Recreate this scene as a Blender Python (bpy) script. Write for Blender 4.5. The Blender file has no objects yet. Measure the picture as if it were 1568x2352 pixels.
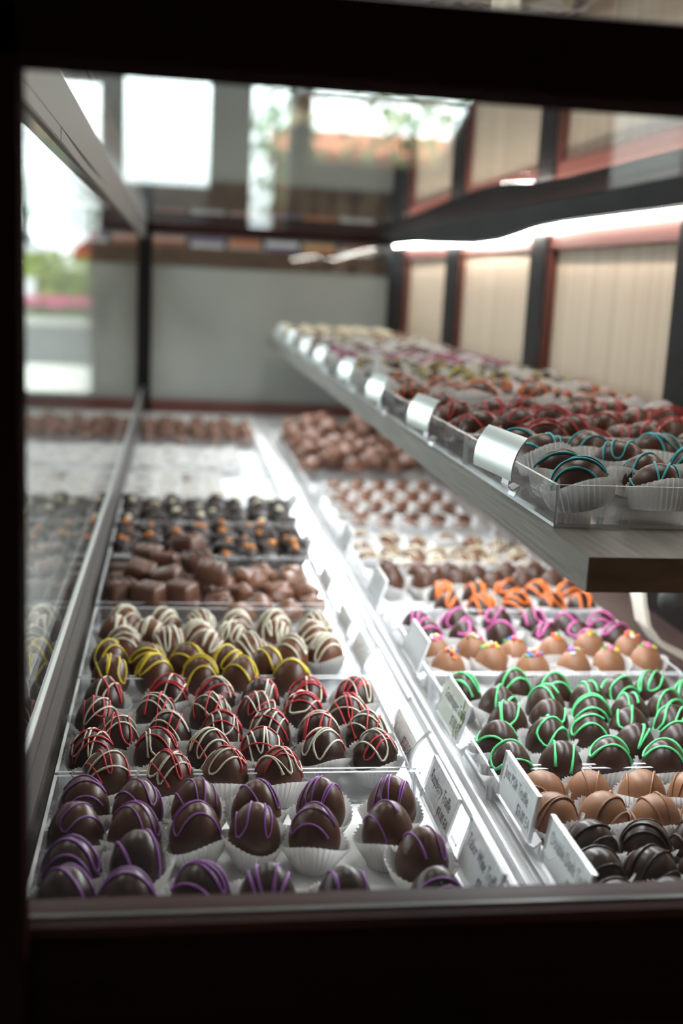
import bpy, bmesh, math, random
from mathutils import Vector, Matrix, noise
random.seed(7)
PI = math.pi
S = bpy.context.scene
COL = S.collection
# ---------------------------------------------------------------- camera
R = ((0.98885, 0.019877, 0.14758), (-0.140568, -0.202507, 0.96914), (0.04915, -0.979079, -0.197455))
cd = bpy.data.cameras.new('camera'); cam = bpy.data.objects.new('camera', cd); COL.objects.link(cam)
cam.matrix_world = Matrix(((R[0][0], -R[0][1], -R[0][2], 0), (R[1][0], -R[1][1], -R[1][2], 0), (R[2][0], -R[2][1], -R[2][2], .35), (0, 0, 0, 1)))
cd.sensor_fit = 'VERTICAL'; cd.sensor_height = 36; cd.sensor_width = 24; cd.lens = 40.0
cd.clip_start = .02; cd.clip_end = 300
cd.dof.use_dof = True; cd.dof.focus_distance = .76; cd.dof.aperture_fstop = 4.3
S.camera = cam
# ---------------------------------------------------------------- world, lamps, exposure
w = bpy.data.worlds.new('overcast_sky'); S.world = w; w.use_nodes = True
bg = w.node_tree.nodes['Background']; bg.inputs[0].default_value = (.90, .96, 1, 1); bg.inputs[1].default_value = 7.0
LED_WALL, LED_SHELF, CEIL_W = 70.0, 95.0, 15.0
S.view_settings.view_transform = 'Standard'; S.view_settings.look = 'None'
S.view_settings.exposure = 0.35; S.view_settings.gamma = 1; S.view_settings.use_curve_mapping = False
S.cycles.use_denoising = True
S.cycles.max_bounces = 14; S.cycles.transparent_max_bounces = 40; S.cycles.glossy_bounces = 6; S.cycles.diffuse_bounces = 5
S.cycles.caustics_reflective = False; S.cycles.caustics_refractive = False
S.cycles.sample_clamp_indirect = 6

def lamp(name, loc, rot, sx, sy, watts, col=(1, .97, .93)):
    l = bpy.data.lights.new(name, 'AREA'); l.shape = 'RECTANGLE'; l.size = sx; l.size_y = sy; l.energy = watts; l.color = col
    o = bpy.data.objects.new(name, l); COL.objects.link(o); o.location = loc; o.rotation_euler = rot
    return o
for i, (x, y) in enumerate(((-1.0, 1.5), (.45, 1.5), (-1.0, 3.7), (.45, 3.7))):
    lamp('added_ceiling_panel', (x, y, 2.03), (0, 0, 0), .6, 1.2, CEIL_W)  # unseen panels, added for soft top light through the glass top

# ---------------------------------------------------------------- materials
MAT = {}
def newmat(n):
    m = bpy.data.materials.new(n); m.use_nodes = True; MAT[n] = m
    return m, m.node_tree.nodes, m.node_tree.links, m.node_tree.nodes['Principled BSDF']
def flat(n, c, rough=.5, metal=0, spec=.5, sss=0, coat=0):
    m, N, L, b = newmat(n)
    b.inputs['Base Color'].default_value = (*c, 1); b.inputs['Roughness'].default_value = rough; b.inputs['Metallic'].default_value = metal
    b.inputs['Specular IOR Level'].default_value = spec; b.inputs['Coat Weight'].default_value = coat
    return m
def mottled(n, c1, c2, scale, rough=.5, spec=.5, stretch=(1, 1, 1), bump=0, metal=0, detail=4, coat=0):
    m, N, L, b = newmat(n)
    tc = N.new('ShaderNodeTexCoord'); mp = N.new('ShaderNodeMapping'); mp.inputs['Scale'].default_value = stretch
    nz = N.new('ShaderNodeTexNoise'); nz.inputs['Scale'].default_value = scale; nz.inputs['Detail'].default_value = detail
    cr = N.new('ShaderNodeValToRGB'); cr.color_ramp.elements[0].color = (*c1, 1); cr.color_ramp.elements[1].color = (*c2, 1)
    cr.color_ramp.elements[0].position = .32; cr.color_ramp.elements[1].position = .68
    L.new(tc.outputs['Object'], mp.inputs[0]); L.new(mp.outputs[0], nz.inputs['Vector']); L.new(nz.outputs['Fac'], cr.inputs[0]); L.new(cr.outputs[0], b.inputs['Base Color'])
    b.inputs['Roughness'].default_value = rough; b.inputs['Specular IOR Level'].default_value = spec; b.inputs['Metallic'].default_value = metal; b.inputs['Coat Weight'].default_value = coat
    if bump:
        bp = N.new('ShaderNodeBump'); bp.inputs['Strength'].default_value = bump; bp.inputs['Distance'].default_value = .001
        L.new(nz.outputs['Fac'], bp.inputs['Height']); L.new(bp.outputs[0], b.inputs['Normal'])
    return m
def clear(n, tint=(.97, .99, .98), haze=0.0, rough=0.0):
    m, N, L, b = newmat(n)
    N.remove(b); out = N['Material Output']
    tr = N.new('ShaderNodeBsdfTransparent'); tr.inputs[0].default_value = (*tint, 1)
    gl = N.new('ShaderNodeBsdfGlossy'); gl.inputs['Roughness'].default_value = rough; gl.inputs[0].default_value = (1, 1, 1, 1)
    fr = N.new('ShaderNodeFresnel'); ge = N.new('ShaderNodeNewGeometry')
    mr = N.new('ShaderNodeMapRange'); mr.inputs['To Min'].default_value = 1.5; mr.inputs['To Max'].default_value = 1 / 1.5
    L.new(ge.outputs['Backfacing'], mr.inputs['Value']); L.new(mr.outputs[0], fr.inputs['IOR'])
    mx = N.new('ShaderNodeMixShader'); L.new(fr.outputs[0], mx.inputs[0]); L.new(gl.outputs[0], mx.inputs[2])
    if haze:
        df = N.new('ShaderNodeBsdfDiffuse'); df.inputs[0].default_value = (.93, .94, .97, 1)
        m2 = N.new('ShaderNodeMixShader'); m2.inputs[0].default_value = haze
        L.new(tr.outputs[0], m2.inputs[1]); L.new(df.outputs[0], m2.inputs[2]); L.new(m2.outputs[0], mx.inputs[1])
    else:
        L.new(tr.outputs[0], mx.inputs[1])
    L.new(mx.outputs[0], out.inputs['Surface'])
    return m
def emit(n, c, s):
    m, N, L, b = newmat(n)
    b.inputs['Base Color'].default_value = (*c, 1); b.inputs['Emission Color'].default_value = (*c, 1); b.inputs['Emission Strength'].default_value = s
    return m

mottled('mahogany', (.020, .006, .005), (.045, .011, .008), 6, .5, .12, (1, 1, .15))
mottled('mahogany_red', (.10, .026, .020), (.15, .04, .03), 5, .35, .4, (1, .1, 1))
mottled('black_wood', (.006, .005, .005), (.014, .010, .010), 8, .5, .06, (1, 1, .2))
mottled('door_wood', (.47, .35, .26), (.60, .47, .36), 5, .5, .3, (6, 14, .25), detail=6)
mottled('shelf_laminate', (.10, .088, .075), (.17, .152, .132), 6, .5, .3, (30, 1.6, 90), .35, detail=6)
mottled('shelf_end', (.27, .15, .075), (.38, .22, .12), 30, .6, .3, (1, 1, 3), .2)
mottled('end_panel', (.34, .35, .325), (.40, .41, .385), 3, .45, .3)
mottled('deck_wood', (.060, .036, .034), (.085, .052, .048), 14, .45, .3, (6, .6, 1))
flat('white_laminate', (.82, .82, .82), .35, 0, .5)
flat('aluminium', (.50, .50, .50), .42, .85)
flat('aluminium_dark', (.20, .18, .17), .45, .7)
flat('rail_shade', (.07, .06, .055), .55, .2)
flat('bead_grey', (.10, .095, .095), .35, 0, .4)
flat('rail_grey', (.15, .14, .135), .45, .5)
flat('rail_brown', (.10, .078, .065), .4, .6)
flat('cut_gap', (.02, .02, .02), .6)
clear('glass', (.975, .99, .982))
clear('acrylic', (.98, .985, .99), .010)
clear('acrylic_edge', (.93, .95, .98), .78, .15)
clear('green_edge', (.25, .55, .42), .35, .1)
flat('card', (.80, .80, .80), .5)
flat('card_green', (.74, .78, .68), .5)
flat('ink', (.06, .06, .07), .6)
flat('ink_green', (.35, .40, .08), .6)
flat('pearl', (.68, .71, .70), .28, .75)
flat('rubber', (.015, .015, .015), .6)
flat('bracket_cream', (.60, .58, .50), .35, .1)
emit('led_cold', (1, .95, .88), LED_WALL)
emit('led_shelf', (.93, .965, 1), LED_SHELF); emit('led_fill_added', (.93, .965, 1), LED_SHELF * .6)
emit('lamp_panel', (1, .97, .93), 3.0)
def cupmat():
    m, N, L, b = newmat('cup_paper')
    b.inputs['Base Color'].default_value = (.86, .85, .84, 1); b.inputs['Roughness'].default_value = .7
    t = N.new('ShaderNodeBsdfTranslucent'); t.inputs[0].default_value = (.86, .85, .84, 1)
    mx = N.new('ShaderNodeMixShader'); mx.inputs[0].default_value = .35
    L.new(b.outputs[0], mx.inputs[1]); L.new(t.outputs[0], mx.inputs[2]); L.new(mx.outputs[0], N['Material Output'].inputs['Surface'])
cupmat()
def choc(n, c, rough=.33):
    c2 = tuple(min(1, v * 1.3) for v in c)
    return mottled(n, c, c2, 60, rough, .38, detail=2)
choc('milk', (.118, .047, .024)); choc('milk_light', (.20, .088, .044), .42); choc('dark', (.027, .0105, .007)); choc('darker', (.016, .007, .0055), .5)
choc('bark', (.110, .048, .029), .45); choc('cocoa', (.085, .035, .021), .4); choc('mid', (.066, .025, .0135))
for n, c in dict(purple=(.32, .10, .43), red=(.55, .028, .045), cream=(.72, .69, .55), yellow=(.68, .52, .03), green=(.10, .60, .22), pink=(.62, .10, .36),
                 orange=(.80, .17, .02), teal=(.03, .40, .46), amber=(.50, .16, .02), ivory=(.62, .55, .38), tan=(.46, .40, .35), white=(.82, .82, .80), blue=(.05, .18, .60), grass=(.08, .40, .12)).items():
    flat('icing_' + n, c, .4)

# ---------------------------------------------------------------- mesh helpers
MC = {}
def mk(name, vs, fs, mats, fm=None, smooth=False):
    me = bpy.data.meshes.new(name); me.from_pydata([tuple(v) for v in vs], [], fs)
    for m in mats: me.materials.append(MAT[m])
    if fm: me.polygons.foreach_set('material_index', fm)
    if smooth: me.polygons.foreach_set('use_smooth', [True] * len(me.polygons))
    me.update()
    return me
def ob(name, me, parent=None, loc=(0, 0, 0), rot=(0, 0, 0), sc=(1, 1, 1)):
    o = bpy.data.objects.new(name, me); COL.objects.link(o)
    if parent: o.parent = parent
    o.location = loc; o.rotation_euler = rot; o.scale = sc
    return o
def tag(o, label=None, cat=None, group=None, kind=None):
    if label: o['label'] = label
    if cat: o['category'] = cat
    if group: o['group'] = group
    if kind: o['kind'] = kind
    return o
def thing(name, label, cat, loc=(0, 0, 0), rz=0, group=None):
    o = bpy.data.objects.new(name, None); COL.objects.link(o); o.empty_display_size = .01
    o.location = loc; o.rotation_euler = (0, 0, rz)
    return tag(o, label, cat, group)
class MB:
    def __init__(s): s.v, s.f, s.m = [], [], []
    def add(s, vs, fs, m=0):
        k = len(s.v); s.v += [tuple(v) for v in vs]
        s.f += [tuple(i + k for i in f) for f in fs]; s.m += ([m] * len(fs) if isinstance(m, int) else list(m))
    def box(s, x0, x1, y0, y1, z0, z1, m=0, b=0):
        if not b:
            vs = [(x, y, z) for z in (z0, z1) for y in (y0, y1) for x in (x0, x1)]
            s.add(vs, [(0, 2, 3, 1), (4, 5, 7, 6), (0, 1, 5, 4), (2, 6, 7, 3), (0, 4, 6, 2), (1, 3, 7, 5)], m)
        else:
            bm = bmesh.new(); bmesh.ops.create_cube(bm, size=1)
            for v in bm.verts:
                v.co = Vector(((x0 + x1) / 2 + v.co.x * (x1 - x0), (y0 + y1) / 2 + v.co.y * (y1 - y0), (z0 + z1) / 2 + v.co.z * (z1 - z0)))
            bmesh.ops.bevel(bm, geom=bm.edges[:], offset=b, segments=2, affect='EDGES', profile=.5)
            bm.verts.index_update(); s.add([v.co[:] for v in bm.verts], [[v.index for v in f.verts] for f in bm.faces], m); bm.free()
    def tube(s, pts, r, n=6, m=0, cap=True):
        pts = [Vector(p) for p in pts]; k = len(pts); rr = r if isinstance(r, (list, tuple)) else [r] * k
        up = Vector((.3, .2, 1)); vs = []; fs = []
        for i, p in enumerate(pts):
            t = (pts[min(i + 1, k - 1)] - pts[max(i - 1, 0)])
            t = t.normalized() if t.length > 1e-9 else Vector((0, 1, 0))
            a = up - t * up.dot(t)
            a = a.normalized() if a.length > 1e-5 else t.orthogonal().normalized()
            up = a; b = t.cross(a)
            for j in range(n):
                q = 2 * PI * j / n; vs.append(p + (a * math.cos(q) + b * math.sin(q)) * rr[i])
        for i in range(k - 1):
            for j in range(n):
                fs.append((i * n + j, i * n + (j + 1) % n, (i + 1) * n + (j + 1) % n, (i + 1) * n + j))
        if cap: fs.append(tuple(range(n - 1, -1, -1))); fs.append(tuple((k - 1) * n + j for j in range(n)))
        s.add(vs, fs, m)
    def prism(s, prof, y0, y1, m=0, axis='y'):
        n = len(prof)
        f = (lambda a, b, c: (a, c, b)) if axis == 'y' else (lambda a, b, c: (c, a, b))
        vs = [f(a, b, y0) for a, b in prof] + [f(a, b, y1) for a, b in prof]
        s.add(vs, [tuple(range(n)), tuple(range(2 * n - 1, n - 1, -1))] + [(i, n + i, n + (i + 1) % n, (i + 1) % n) for i in range(n)], m)
    def lathe(s, prof, cx, cy, n=24, m=0):
        k = len(prof); vs = [(cx + r * math.cos(2 * PI * j / n), cy + r * math.sin(2 * PI * j / n), z) for r, z in prof for j in range(n)]
        fs = [(i * n + j, i * n + (j + 1) % n, (i + 1) * n + (j + 1) % n, (i + 1) * n + j) for i in range(k - 1) for j in range(n)]
        fs += [tuple(range(n - 1, -1, -1)), tuple((k - 1) * n + j for j in range(n))]
        s.add(vs, fs, m)
    def mesh(s, name, mats, smooth=False): return mk(name, s.v, s.f, mats, s.m, smooth)
    def obj(s, name, mats, parent=None, smooth=False, loc=(0, 0, 0), rot=(0, 0, 0)):
        o = ob(name, s.mesh(name, mats if isinstance(mats, (list, tuple)) else [mats], smooth), parent, loc, rot)
        return o
def bx(name, mat, x0, x1, y0, y1, z0, z1, parent=None, b=0):
    q = MB(); q.box(x0, x1, y0, y1, z0, z1, 0, b); return q.obj(name, mat, parent)

# ================================================================ the store room
FZ = -.78
def struct(o): o['kind'] = 'structure'; return o
mottled('floor_tile', (.22, .20, .18), (.28, .26, .24), 3, .4)
flat('wall_grey', (.07, .07, .072), .7); flat('wall_dark', (.035, .03, .03), .7); flat('ceiling_grey', (.35, .35, .35), .8); flat('sill_white', (.62, .63, .62), .6)
struct(bx('floor', 'floor_tile', -3.6, 2.6, -2, 6.25, FZ - .1, FZ))
struct(bx('ceiling', 'ceiling_grey', -3.6, 2.6, -2, 6.25, 2.06, 2.16))
struct(bx('wall_back', 'wall_dark', -3.6, 2.6, -2.1, -2, FZ, 2.06))
struct(bx('wall_right', 'wall_dark', 2.6, 2.7, -2.1, 6.25, FZ, 2.06))
# front wall of the shop (beyond the case): posts between window openings, one pane per opening
q = MB()
YW0, YW1 = 6.0, 6.12
for a, b in ((-3.6, -3.3), (-1.75, -1.6), (-.385, -.272), (.155, .362), (.555, .665), (1.75, 2.6)):
    q.box(a, b, YW0, YW1, FZ, 2.06)
q.prism([(1.30, .90), (1.52, 1.35), (1.75, 1.35), (1.75, .90)], YW0, YW1)         # raked end of the last opening
q.box(-3.3, -1.75, YW0, YW1, FZ, -.28); q.box(-3.3, -1.75, YW0, YW1, 1.45, 2.06)
q.box(-1.6, -.385, YW0, YW1, FZ, -.28); q.box(-1.6, -.385, YW0, YW1, 1.262, 2.06)
q.box(-.272, .155, YW0, YW1, FZ, .56); q.box(-.272, .155, YW0, YW1, 1.355, 2.06)
q.box(.362, .555, YW0, YW1, FZ, .60); q.box(.362, .555, YW0, YW1, 1.365, 2.06)
q.box(.665, 1.75, YW0, YW1, FZ, .945); q.box(.665, 1.75, YW0, YW1, 1.36, 2.06)
wf = struct(q.obj('wall_front', 'wall_grey'))
def film():
    m, N, L, b = newmat('window_film')
    t = N.new('ShaderNodeBsdfTranslucent'); t.inputs[0].default_value = (.30, .30, .30, 1); L.new(t.outputs[0], N['Material Output'].inputs['Surface'])
film()
struct(bx('trim_1', 'window_film', -.272, .155, 6.05, 6.056, .56, .79))
struct(bx('trim_2', 'wall_dark', .665, 1.56, 5.98, 6.03, 1.262, 1.285))
for i, (a, b, c, d) in enumerate(((-3.3, -1.75, -.28, 1.45), (-1.6, -.385, -.28, 1.262), (-.272, .155, .79, 1.355), (.362, .555, .60, 1.365), (.665, 1.52, .945, 1.36))):
    struct(bx('window_%d' % (i + 1), 'glass', a, b, 6.05, 6.056, c, d))
# long side wall with tall shop windows, daylight side
q = MB()
for a, b in ((-2, .75), (2.3, 2.55), (4.1, 4.35), (5.9, 6.25)):
    q.box(-3.7, -3.58, a, b, FZ, 2.06)
q.box(-3.7, -3.58, -1.2, 5.9, FZ, -.35); q.box(-3.7, -3.58, -1.2, 5.9, 1.6, 2.06)
struct(q.obj('wall_left', 'wall_grey'))
for i, (a, b) in enumerate(((.75, 2.3), (2.55, 4.1), (4.35, 5.9))):
    struct(bx('window_%d' % (i + 6), 'glass', -3.645, -3.64, a, b, -.35, 1.6))

# ---------------------------------------------------------------- outdoors
mottled('asphalt', (.055, .052, .055), (.075, .07, .07), 2, .9); mottled('concrete', (.60, .57, .50), (.68, .65, .58), 3, .9)
mottled('leaf_dark', (.10, .19, .08), (.20, .32, .13), 4, .7); mottled('leaf_lime', (.24, .34, .03), (.40, .46, .05), 4, .7); flat('petal_pink', (.75, .10, .28), .7)
mottled('trunk', (.10, .06, .04), (.16, .10, .07), 6, .9); flat('car_white', (.8, .8, .82), .3); flat('car_red', (.62, .05, .04), .3); flat('car_glass', (.03, .04, .05), .1); mottled('terracotta', (.42, .13, .06), (.55, .2, .1), 2, .8)
struct(bx('ground', 'asphalt', -60, 60, 6.3, 140, FZ - .16, FZ - .06))
struct(bx('pavement', 'concrete', -14, 14, 10.5, 14.2, FZ - .06, FZ - .02))
struct(bx('bank', 'asphalt', -60, 60, 44, 140, FZ - .06, .25))
def leafball(mb, c, r, n, leaf, m=0, rnd=random):
    for _ in range(n):
        d = Vector((rnd.gauss(0, 1), rnd.gauss(0, 1), rnd.gauss(0, 1))).normalized() * (rnd.random() ** .4)
        p = Vector((c[0] + d.x * r[0], c[1] + d.y * r[1], c[2] + d.z * r[2]))
        a = Vector((rnd.gauss(0, 1), rnd.gauss(0, 1), rnd.gauss(0, 1))).normalized(); b = a.orthogonal().normalized(); cc = a.cross(b)
        mb.add([p - b * leaf, p + cc * leaf * .5, p + b * leaf, p - cc * leaf * .5], [(0, 1, 2, 3)], m)
def tree(x, y, h, rx, label):
    t = thing('tree', label, 'tree', (x, y,   .25 if y > 44 else FZ - .06), 0, 'trees across the street')
    q = MB(); q.tube([(0, 0, 0), (.05, 0, h * .3), (-.05, .1, h * .62)], [h * .035, h * .028, h * .012], 8); q.obj('trunk', 'trunk', t)
    q = MB(); leafball(q, (0, 0, h * .65), (rx, rx, h * .30), 300, h * .026); o = q.obj('foliage', 'leaf_dark', t); o['kind'] = 'stuff'
tree(-7.7, 60, 5.0, 1.2, 'dark green tree seen through the side glass beyond the cars')
tree(-4.4, 62, 4.5, 1.35, 'smaller green tree seen through the glass beside the corner post')
tree(3.2, 38, 8.6, 1.6, 'tall tree seen through the narrow shop window strip')
tree(6.8, 34, 9.0, 2.2, 'leafy tree seen above the terracotta building')
tree(11.4, 33, 8.4, 1.4, 'tree at the raked end of the shop window')
def car(x, y, paint, label):
    t = thing('car', label, 'car', (x, y, .25))
    q = MB(); q.prism([(-2.1, .35), (2.1, .35), (2.15, .9), (1.3, 1.0), (.8, 1.62), (-1.2, 1.65), (-2.0, 1.05), (-2.15, .85)], -.85, .85)
    q.obj('body', paint, t)
    q = MB(); q.prism([(-1.75, 1.06), (1.15, 1.05), (.74, 1.54), (-1.15, 1.57)], -.87, .87); q.obj('side_window', 'car_glass', t)
    for sx in (-1.35, 1.35):
        for sy in (-.8, .8):
            q = MB(); q.lathe([(.0, -.1), (.34, -.1), (.34, .1), (0, .1)], 0, 0, 20); q.obj('wheel', 'rubber', t, loc=(sx, sy, .34), rot=(PI / 2, 0, 0))
car(-7.0, 50, 'car_white', 'white car parked beyond the lime hedge')
car(-2.1, 50, 'car_red', 'red car parked beyond the lime hedge')
t = thing('hedge', 'lime green hedge behind the pink flower bed outside', 'hedge', (-2.6, 28, FZ - .06))
q = MB(); leafball(q, (0, 0, .78), (2.6, .5, .80), 3000, .10); q.obj('foliage', 'leaf_lime', t)['kind'] = 'stuff'
q = MB()
for i in range(7): q.tube([(-2.1 + .7 * i, 0, 0), (-2.1 + .7 * i, 0, .6)], .03, 6)
q.obj('stems', 'trunk', t)['kind'] = 'stuff'
t = thing('flower_bed', 'low bed of pink flowers in front of the lime hedge', 'flower bed', (-2.6, 25.5, FZ - .06))
bx('soil_edge', 'concrete', -1.8, 1.8, -.5, .5, 0, .16, t)
q = MB(); leafball(q, (0, 0, .32), (1.6, .45, .22), 900, .07); q.obj('foliage', 'leaf_dark', t)['kind'] = 'stuff'
q = MB(); leafball(q, (0, -.1, .46), (1.6, .45, .14), 700, .06); q.obj('blossom', 'petal_pink', t)['kind'] = 'stuff'
t = thing('planter', 'white square planter standing behind the flower bed', 'planter', (-3.4, 26.6, FZ - .06))
q = MB(); q.prism([(-.24, 0), (.24, 0), (.30, .95), (-.30, .95)], -.27, .27); q.obj('pot', 'car_white', t)
q = MB(); leafball(q, (0, 0, 1.05), (.25, .25, .18), 160, .06); q.obj('foliage', 'leaf_lime', t)['kind'] = 'stuff'
t = thing('street_building', 'low terracotta building seen across the street through the shop window', 'building', (8.6, 46, .25))
bx('wall', 'terracotta', -4.6, 3.2, 0, 5, 0, 5.0, t)
q = MB(); q.prism([(-.4, 5.0), (5.4, 5.0), (2.5, 6.2)], -4.9, 3.5, 0, 'x'); q.obj('roof', 'terracotta', t)
for i in range(5): bx('window', 'car_glass', -4.1 + 1.5 * i, -3.3 + 1.5 * i, -.05, .02, 3.4, 4.7, t)

# ================================================================ the display case
XL, XR, YE = -.100, .548, 3.0
case = thing('display_case', 'dark mahogany and glass candy display case with lit interior', 'display case', (0, 0, 0))
def cp(name, mat, *a, b=.0015): return bx(name, mat, *a, case, b)
cp('base_cabinet', 'mahogany', -.118, .60, .478, 3.03, FZ, -.025)
cp('base_panel', 'mahogany', -.118, .60, .44, .478, FZ, -.03)
q = MB(); q.prism([(.440, -.03), (.440, .024), (.446, .034), (.450, .050), (.451, .064), (.4525, .0690), (.4555, .0718), (.4600, .0728), (.478, .0728), (.478, -.03)], -.118, .60, 0, 'x'); q.obj('bottom_rail', 'mahogany', case)
q = MB(); q.prism([(.440, .424), (.440, .4525), (.4412, .4534), (.470, .4534), (.470, .4292), (.446, .4195)], -.118, .60, 0, 'x'); q.obj('top_rail', 'mahogany', case)
q = MB(); q.add([(x, y, z) for z in (-.03, .441) for (x, y) in ((-.118, .440), (-.0575, .440), (-.0553, .444), (-.0595, .470), (-.118, .470))], [(4, 3, 2, 1, 0), (5, 6, 7, 8, 9)] + [(i, (i + 1) % 5, 5 + (i + 1) % 5, 5 + i) for i in range(5)]); q.obj('front_post', 'mahogany', case)
cp('front_post', 'mahogany', .575, .60, .440, .470, -.03, .441)
bx('glazing_bead', 'bead_grey', -.07, .58, .4612, .4640, .0722, .0738, case, .0006)
cp('end_glass', 'glass', -.07, .58, .4640, .4680, .0728, .4292, b=0)
cp('deck', 'deck_wood', -.11, .60, .478, 3.0, -.025, -.003)
cp('deck_liner', 'white_laminate', -.0785, .468, .49, 2.96, -.003, 0)
# customer side glass standing on a raised metal sill, hung from an aluminium rail
XG = -.0775
cp('side_glass', 'glass', -.085, -.079, .47, 2.985, .055, .440, b=0)
def sill(name, mat, x0, x1, za0, za1, zb0, zb1, y0=.47, y1=2.975):
    q = MB(); q.add([(x, y, z) for (y, z0, z1) in ((y0, za0, za1), (y1, zb0, zb1)) for (x, z) in ((x0, z0), (x1, z0), (x1, z1), (x0, z1))],
                    [(0, 1, 2, 3), (7, 6, 5, 4), (0, 4, 5, 1), (1, 5, 6, 2), (2, 6, 7, 3), (3, 7, 4, 0)]); return q.obj(name, mat, case)
sill('side_sill', 'black_wood', -.0880, -.0795, -.003, .084, -.003, .060)
sill('glass_channel', 'rail_grey', -.0795, -.0775, .067, .0862, .048, .0622)
sill('channel_lip', 'aluminium', -.0795, -.0768, .0850, .0868, .0612, .0628)
sill('sill_face', 'rail_grey', -.0795, -.0772, .0355, .063, .026, .045)
sill('sill_trim', 'rail_brown', -.0795, -.0770, .009, .034, .006, .0245)
q = MB(); q.box(-.0875, -.0775, .47, 2.985, .4315, .4755); q.obj('side_rail', 'aluminium', case)
bx('rail_shade_strip', 'rail_shade', -.0880, -.0780, .47, 2.985, .4300, .4315, case)  # dark strip that colours in the shade beneath the aluminium rail
q = MB(); vs, fs = [], []; K = 24                                   # loose trim strip bowed off the rail
for i in range(K + 1):
    f = i / K; y = .800 + .55 * f; bow = .0028 * math.sin(PI * min(1, f * 1.25)) * (f < .8)
    for (dx, z) in ((0, .4322 - bow * .4), (0, .4404 - bow), (-.0010, .4404 - bow), (-.0010, .4322 - bow * .4)): vs.append((-.0764 + dx, y, z))
for i in range(K):
    for j in range(4): fs.append((i * 4 + j, i * 4 + (j + 1) % 4, i * 4 + 4 + (j + 1) % 4, i * 4 + 4 + j))
fs += [(0, 1, 2, 3), (K * 4 + 3, K * 4 + 2, K * 4 + 1, K * 4)]
q.add(vs, fs); q.obj('trim_strip', 'aluminium', case)
bx('trim_strip', 'aluminium', -.0775, -.0764, .47, .795, .4322, .4404, case)
bx('trim_gap', 'cut_gap', -.0776, -.0772, .62, 1.33, .4372, .4420, case)
# top glass
cp('top_glass', 'glass', -.0880, .60, .445, 3.03, .4765, .4825, b=0)
# far end: mahogany frame, white panel, glass above it
cp('end_post', 'black_wood', -.094, -.061, 2.975, 3.03, -.003, .4765)
cp('end_rail_low', 'mahogany_red', -.061, .548, 2.965, 3.02, -.003, .030)
cp('end_rail_top', 'mahogany', -.094, .548, 2.975, 3.03, .452, .4765)
cp('end_panel', 'end_panel', -.061, .548, 2.99, 3.0, .03, .366)
bx('panel_edge', 'green_edge', -.061, .548, 2.988, 3.002, .366, .371, case)
bx('end_window', 'glass', -.061, .548, 2.993, 2.999, .371, .452, case)
# service side: posts, rails, sliding wooden doors, led strip
for y0, y1 in ((2.78, 3.03), (2.23, 2.345), (1.685, 1.77), (1.10, 1.228)):
    cp('back_post', 'black_wood', .5465, .595, y0, y1, -.003, .4365, b=.004)
    bx('post_face', 'mahogany_red', .5490, .594, y0 - .003, y0, 0, .413, case)
cp('back_rail', 'mahogany_red', .5515, .60, .47, 3.03, .413, .4765)
cp('back_rail_low', 'mahogany', .556, .60, .47, 3.02, -.003, .02)
for i, (y0, y1) in enumerate(((.47, 1.12), (1.11, 1.73), (1.72, 2.29), (2.28, 2.85))):
    d = bx('sliding_door', 'door_wood', .5600 + .004 * (i % 2), .5635 + .004 * (i % 2), y0, y1, .02, .4135, case)
LP = [(0.486, 0.4473), (1.576, 0.4473), (1.702, 0.4444), (1.799, 0.4371), (1.897, 0.4307), (2.062, 0.4293), (2.334, 0.4366), (2.587, 0.4453), (2.869, 0.4463)]
def led_z(y):
    for (a, b), (c, d) in zip(LP, LP[1:]):
        if y <= c: return b + (d - b) * max(0, y - a) / (c - a)
    return LP[-1][1]
q = MB(); pts = [(1.0 + .06 * i, led_z((1.0 + .06 * i) * 1.016) + .0006) for i in range(33)] + [(2.98, .4470)]
vs = [(x, y, z) for (y, z) in [(.47, .4478)] + pts for x in (.520, .531)] + [(x, y, .4764) for (y, z) in [(.47, 0)] + pts for x in (.520, .531)]
n = len(pts) + 1; fs = []
for i in range(n - 1):
    a, b, c, d = 2 * i, 2 * i + 1, 2 * i + 3, 2 * i + 2; e = 2 * n
    fs += [(a, b, c, d), (a + e, d + e, c + e, b + e), (a, d, d + e, a + e), (b, b + e, c + e, c)]
fs += [(0, 2 * n, 2 * n + 1, 1), (2 * n - 2, 2 * n - 1, 4 * n - 1, 4 * n - 2)]
q.add(vs, fs); q.obj('light_valance', 'black_wood', case)
q = MB()
for (a, b), (c, d) in zip(LP, LP[1:]): q.add([(x, y, z + e) for (y, z) in ((a, b), (c, d)) for (x, e) in ((.5310, -.001), (.5325, -.001), (.5325, .006), (.5310, .006))], [(0, 1, 2, 3), (7, 6, 5, 4), (0, 4, 5, 1), (1, 5, 6, 2), (2, 6, 7, 3), (3, 7, 4, 0)])
q.obj('led_tape', 'white_laminate', case)
q = MB(); y = .51
while y < 2.84:
    z = led_z(y + .004); q.box(.5325, .5355, y, y + .008, z - .0025, z + .0025); y += .0125
q.obj('led_diodes', 'led_cold', case)['kind'] = 'stuff'
# centre divider
cp('divider_strip', 'white_laminate', .1785, .2010, .50, 2.93, 0, .004, b=.001)
for x, h in ((.2035, .0045), (.2125, .006)): bx('divider_rail', 'acrylic_edge', x, x + .0022, .50, 2.93, 0, h, case)

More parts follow.
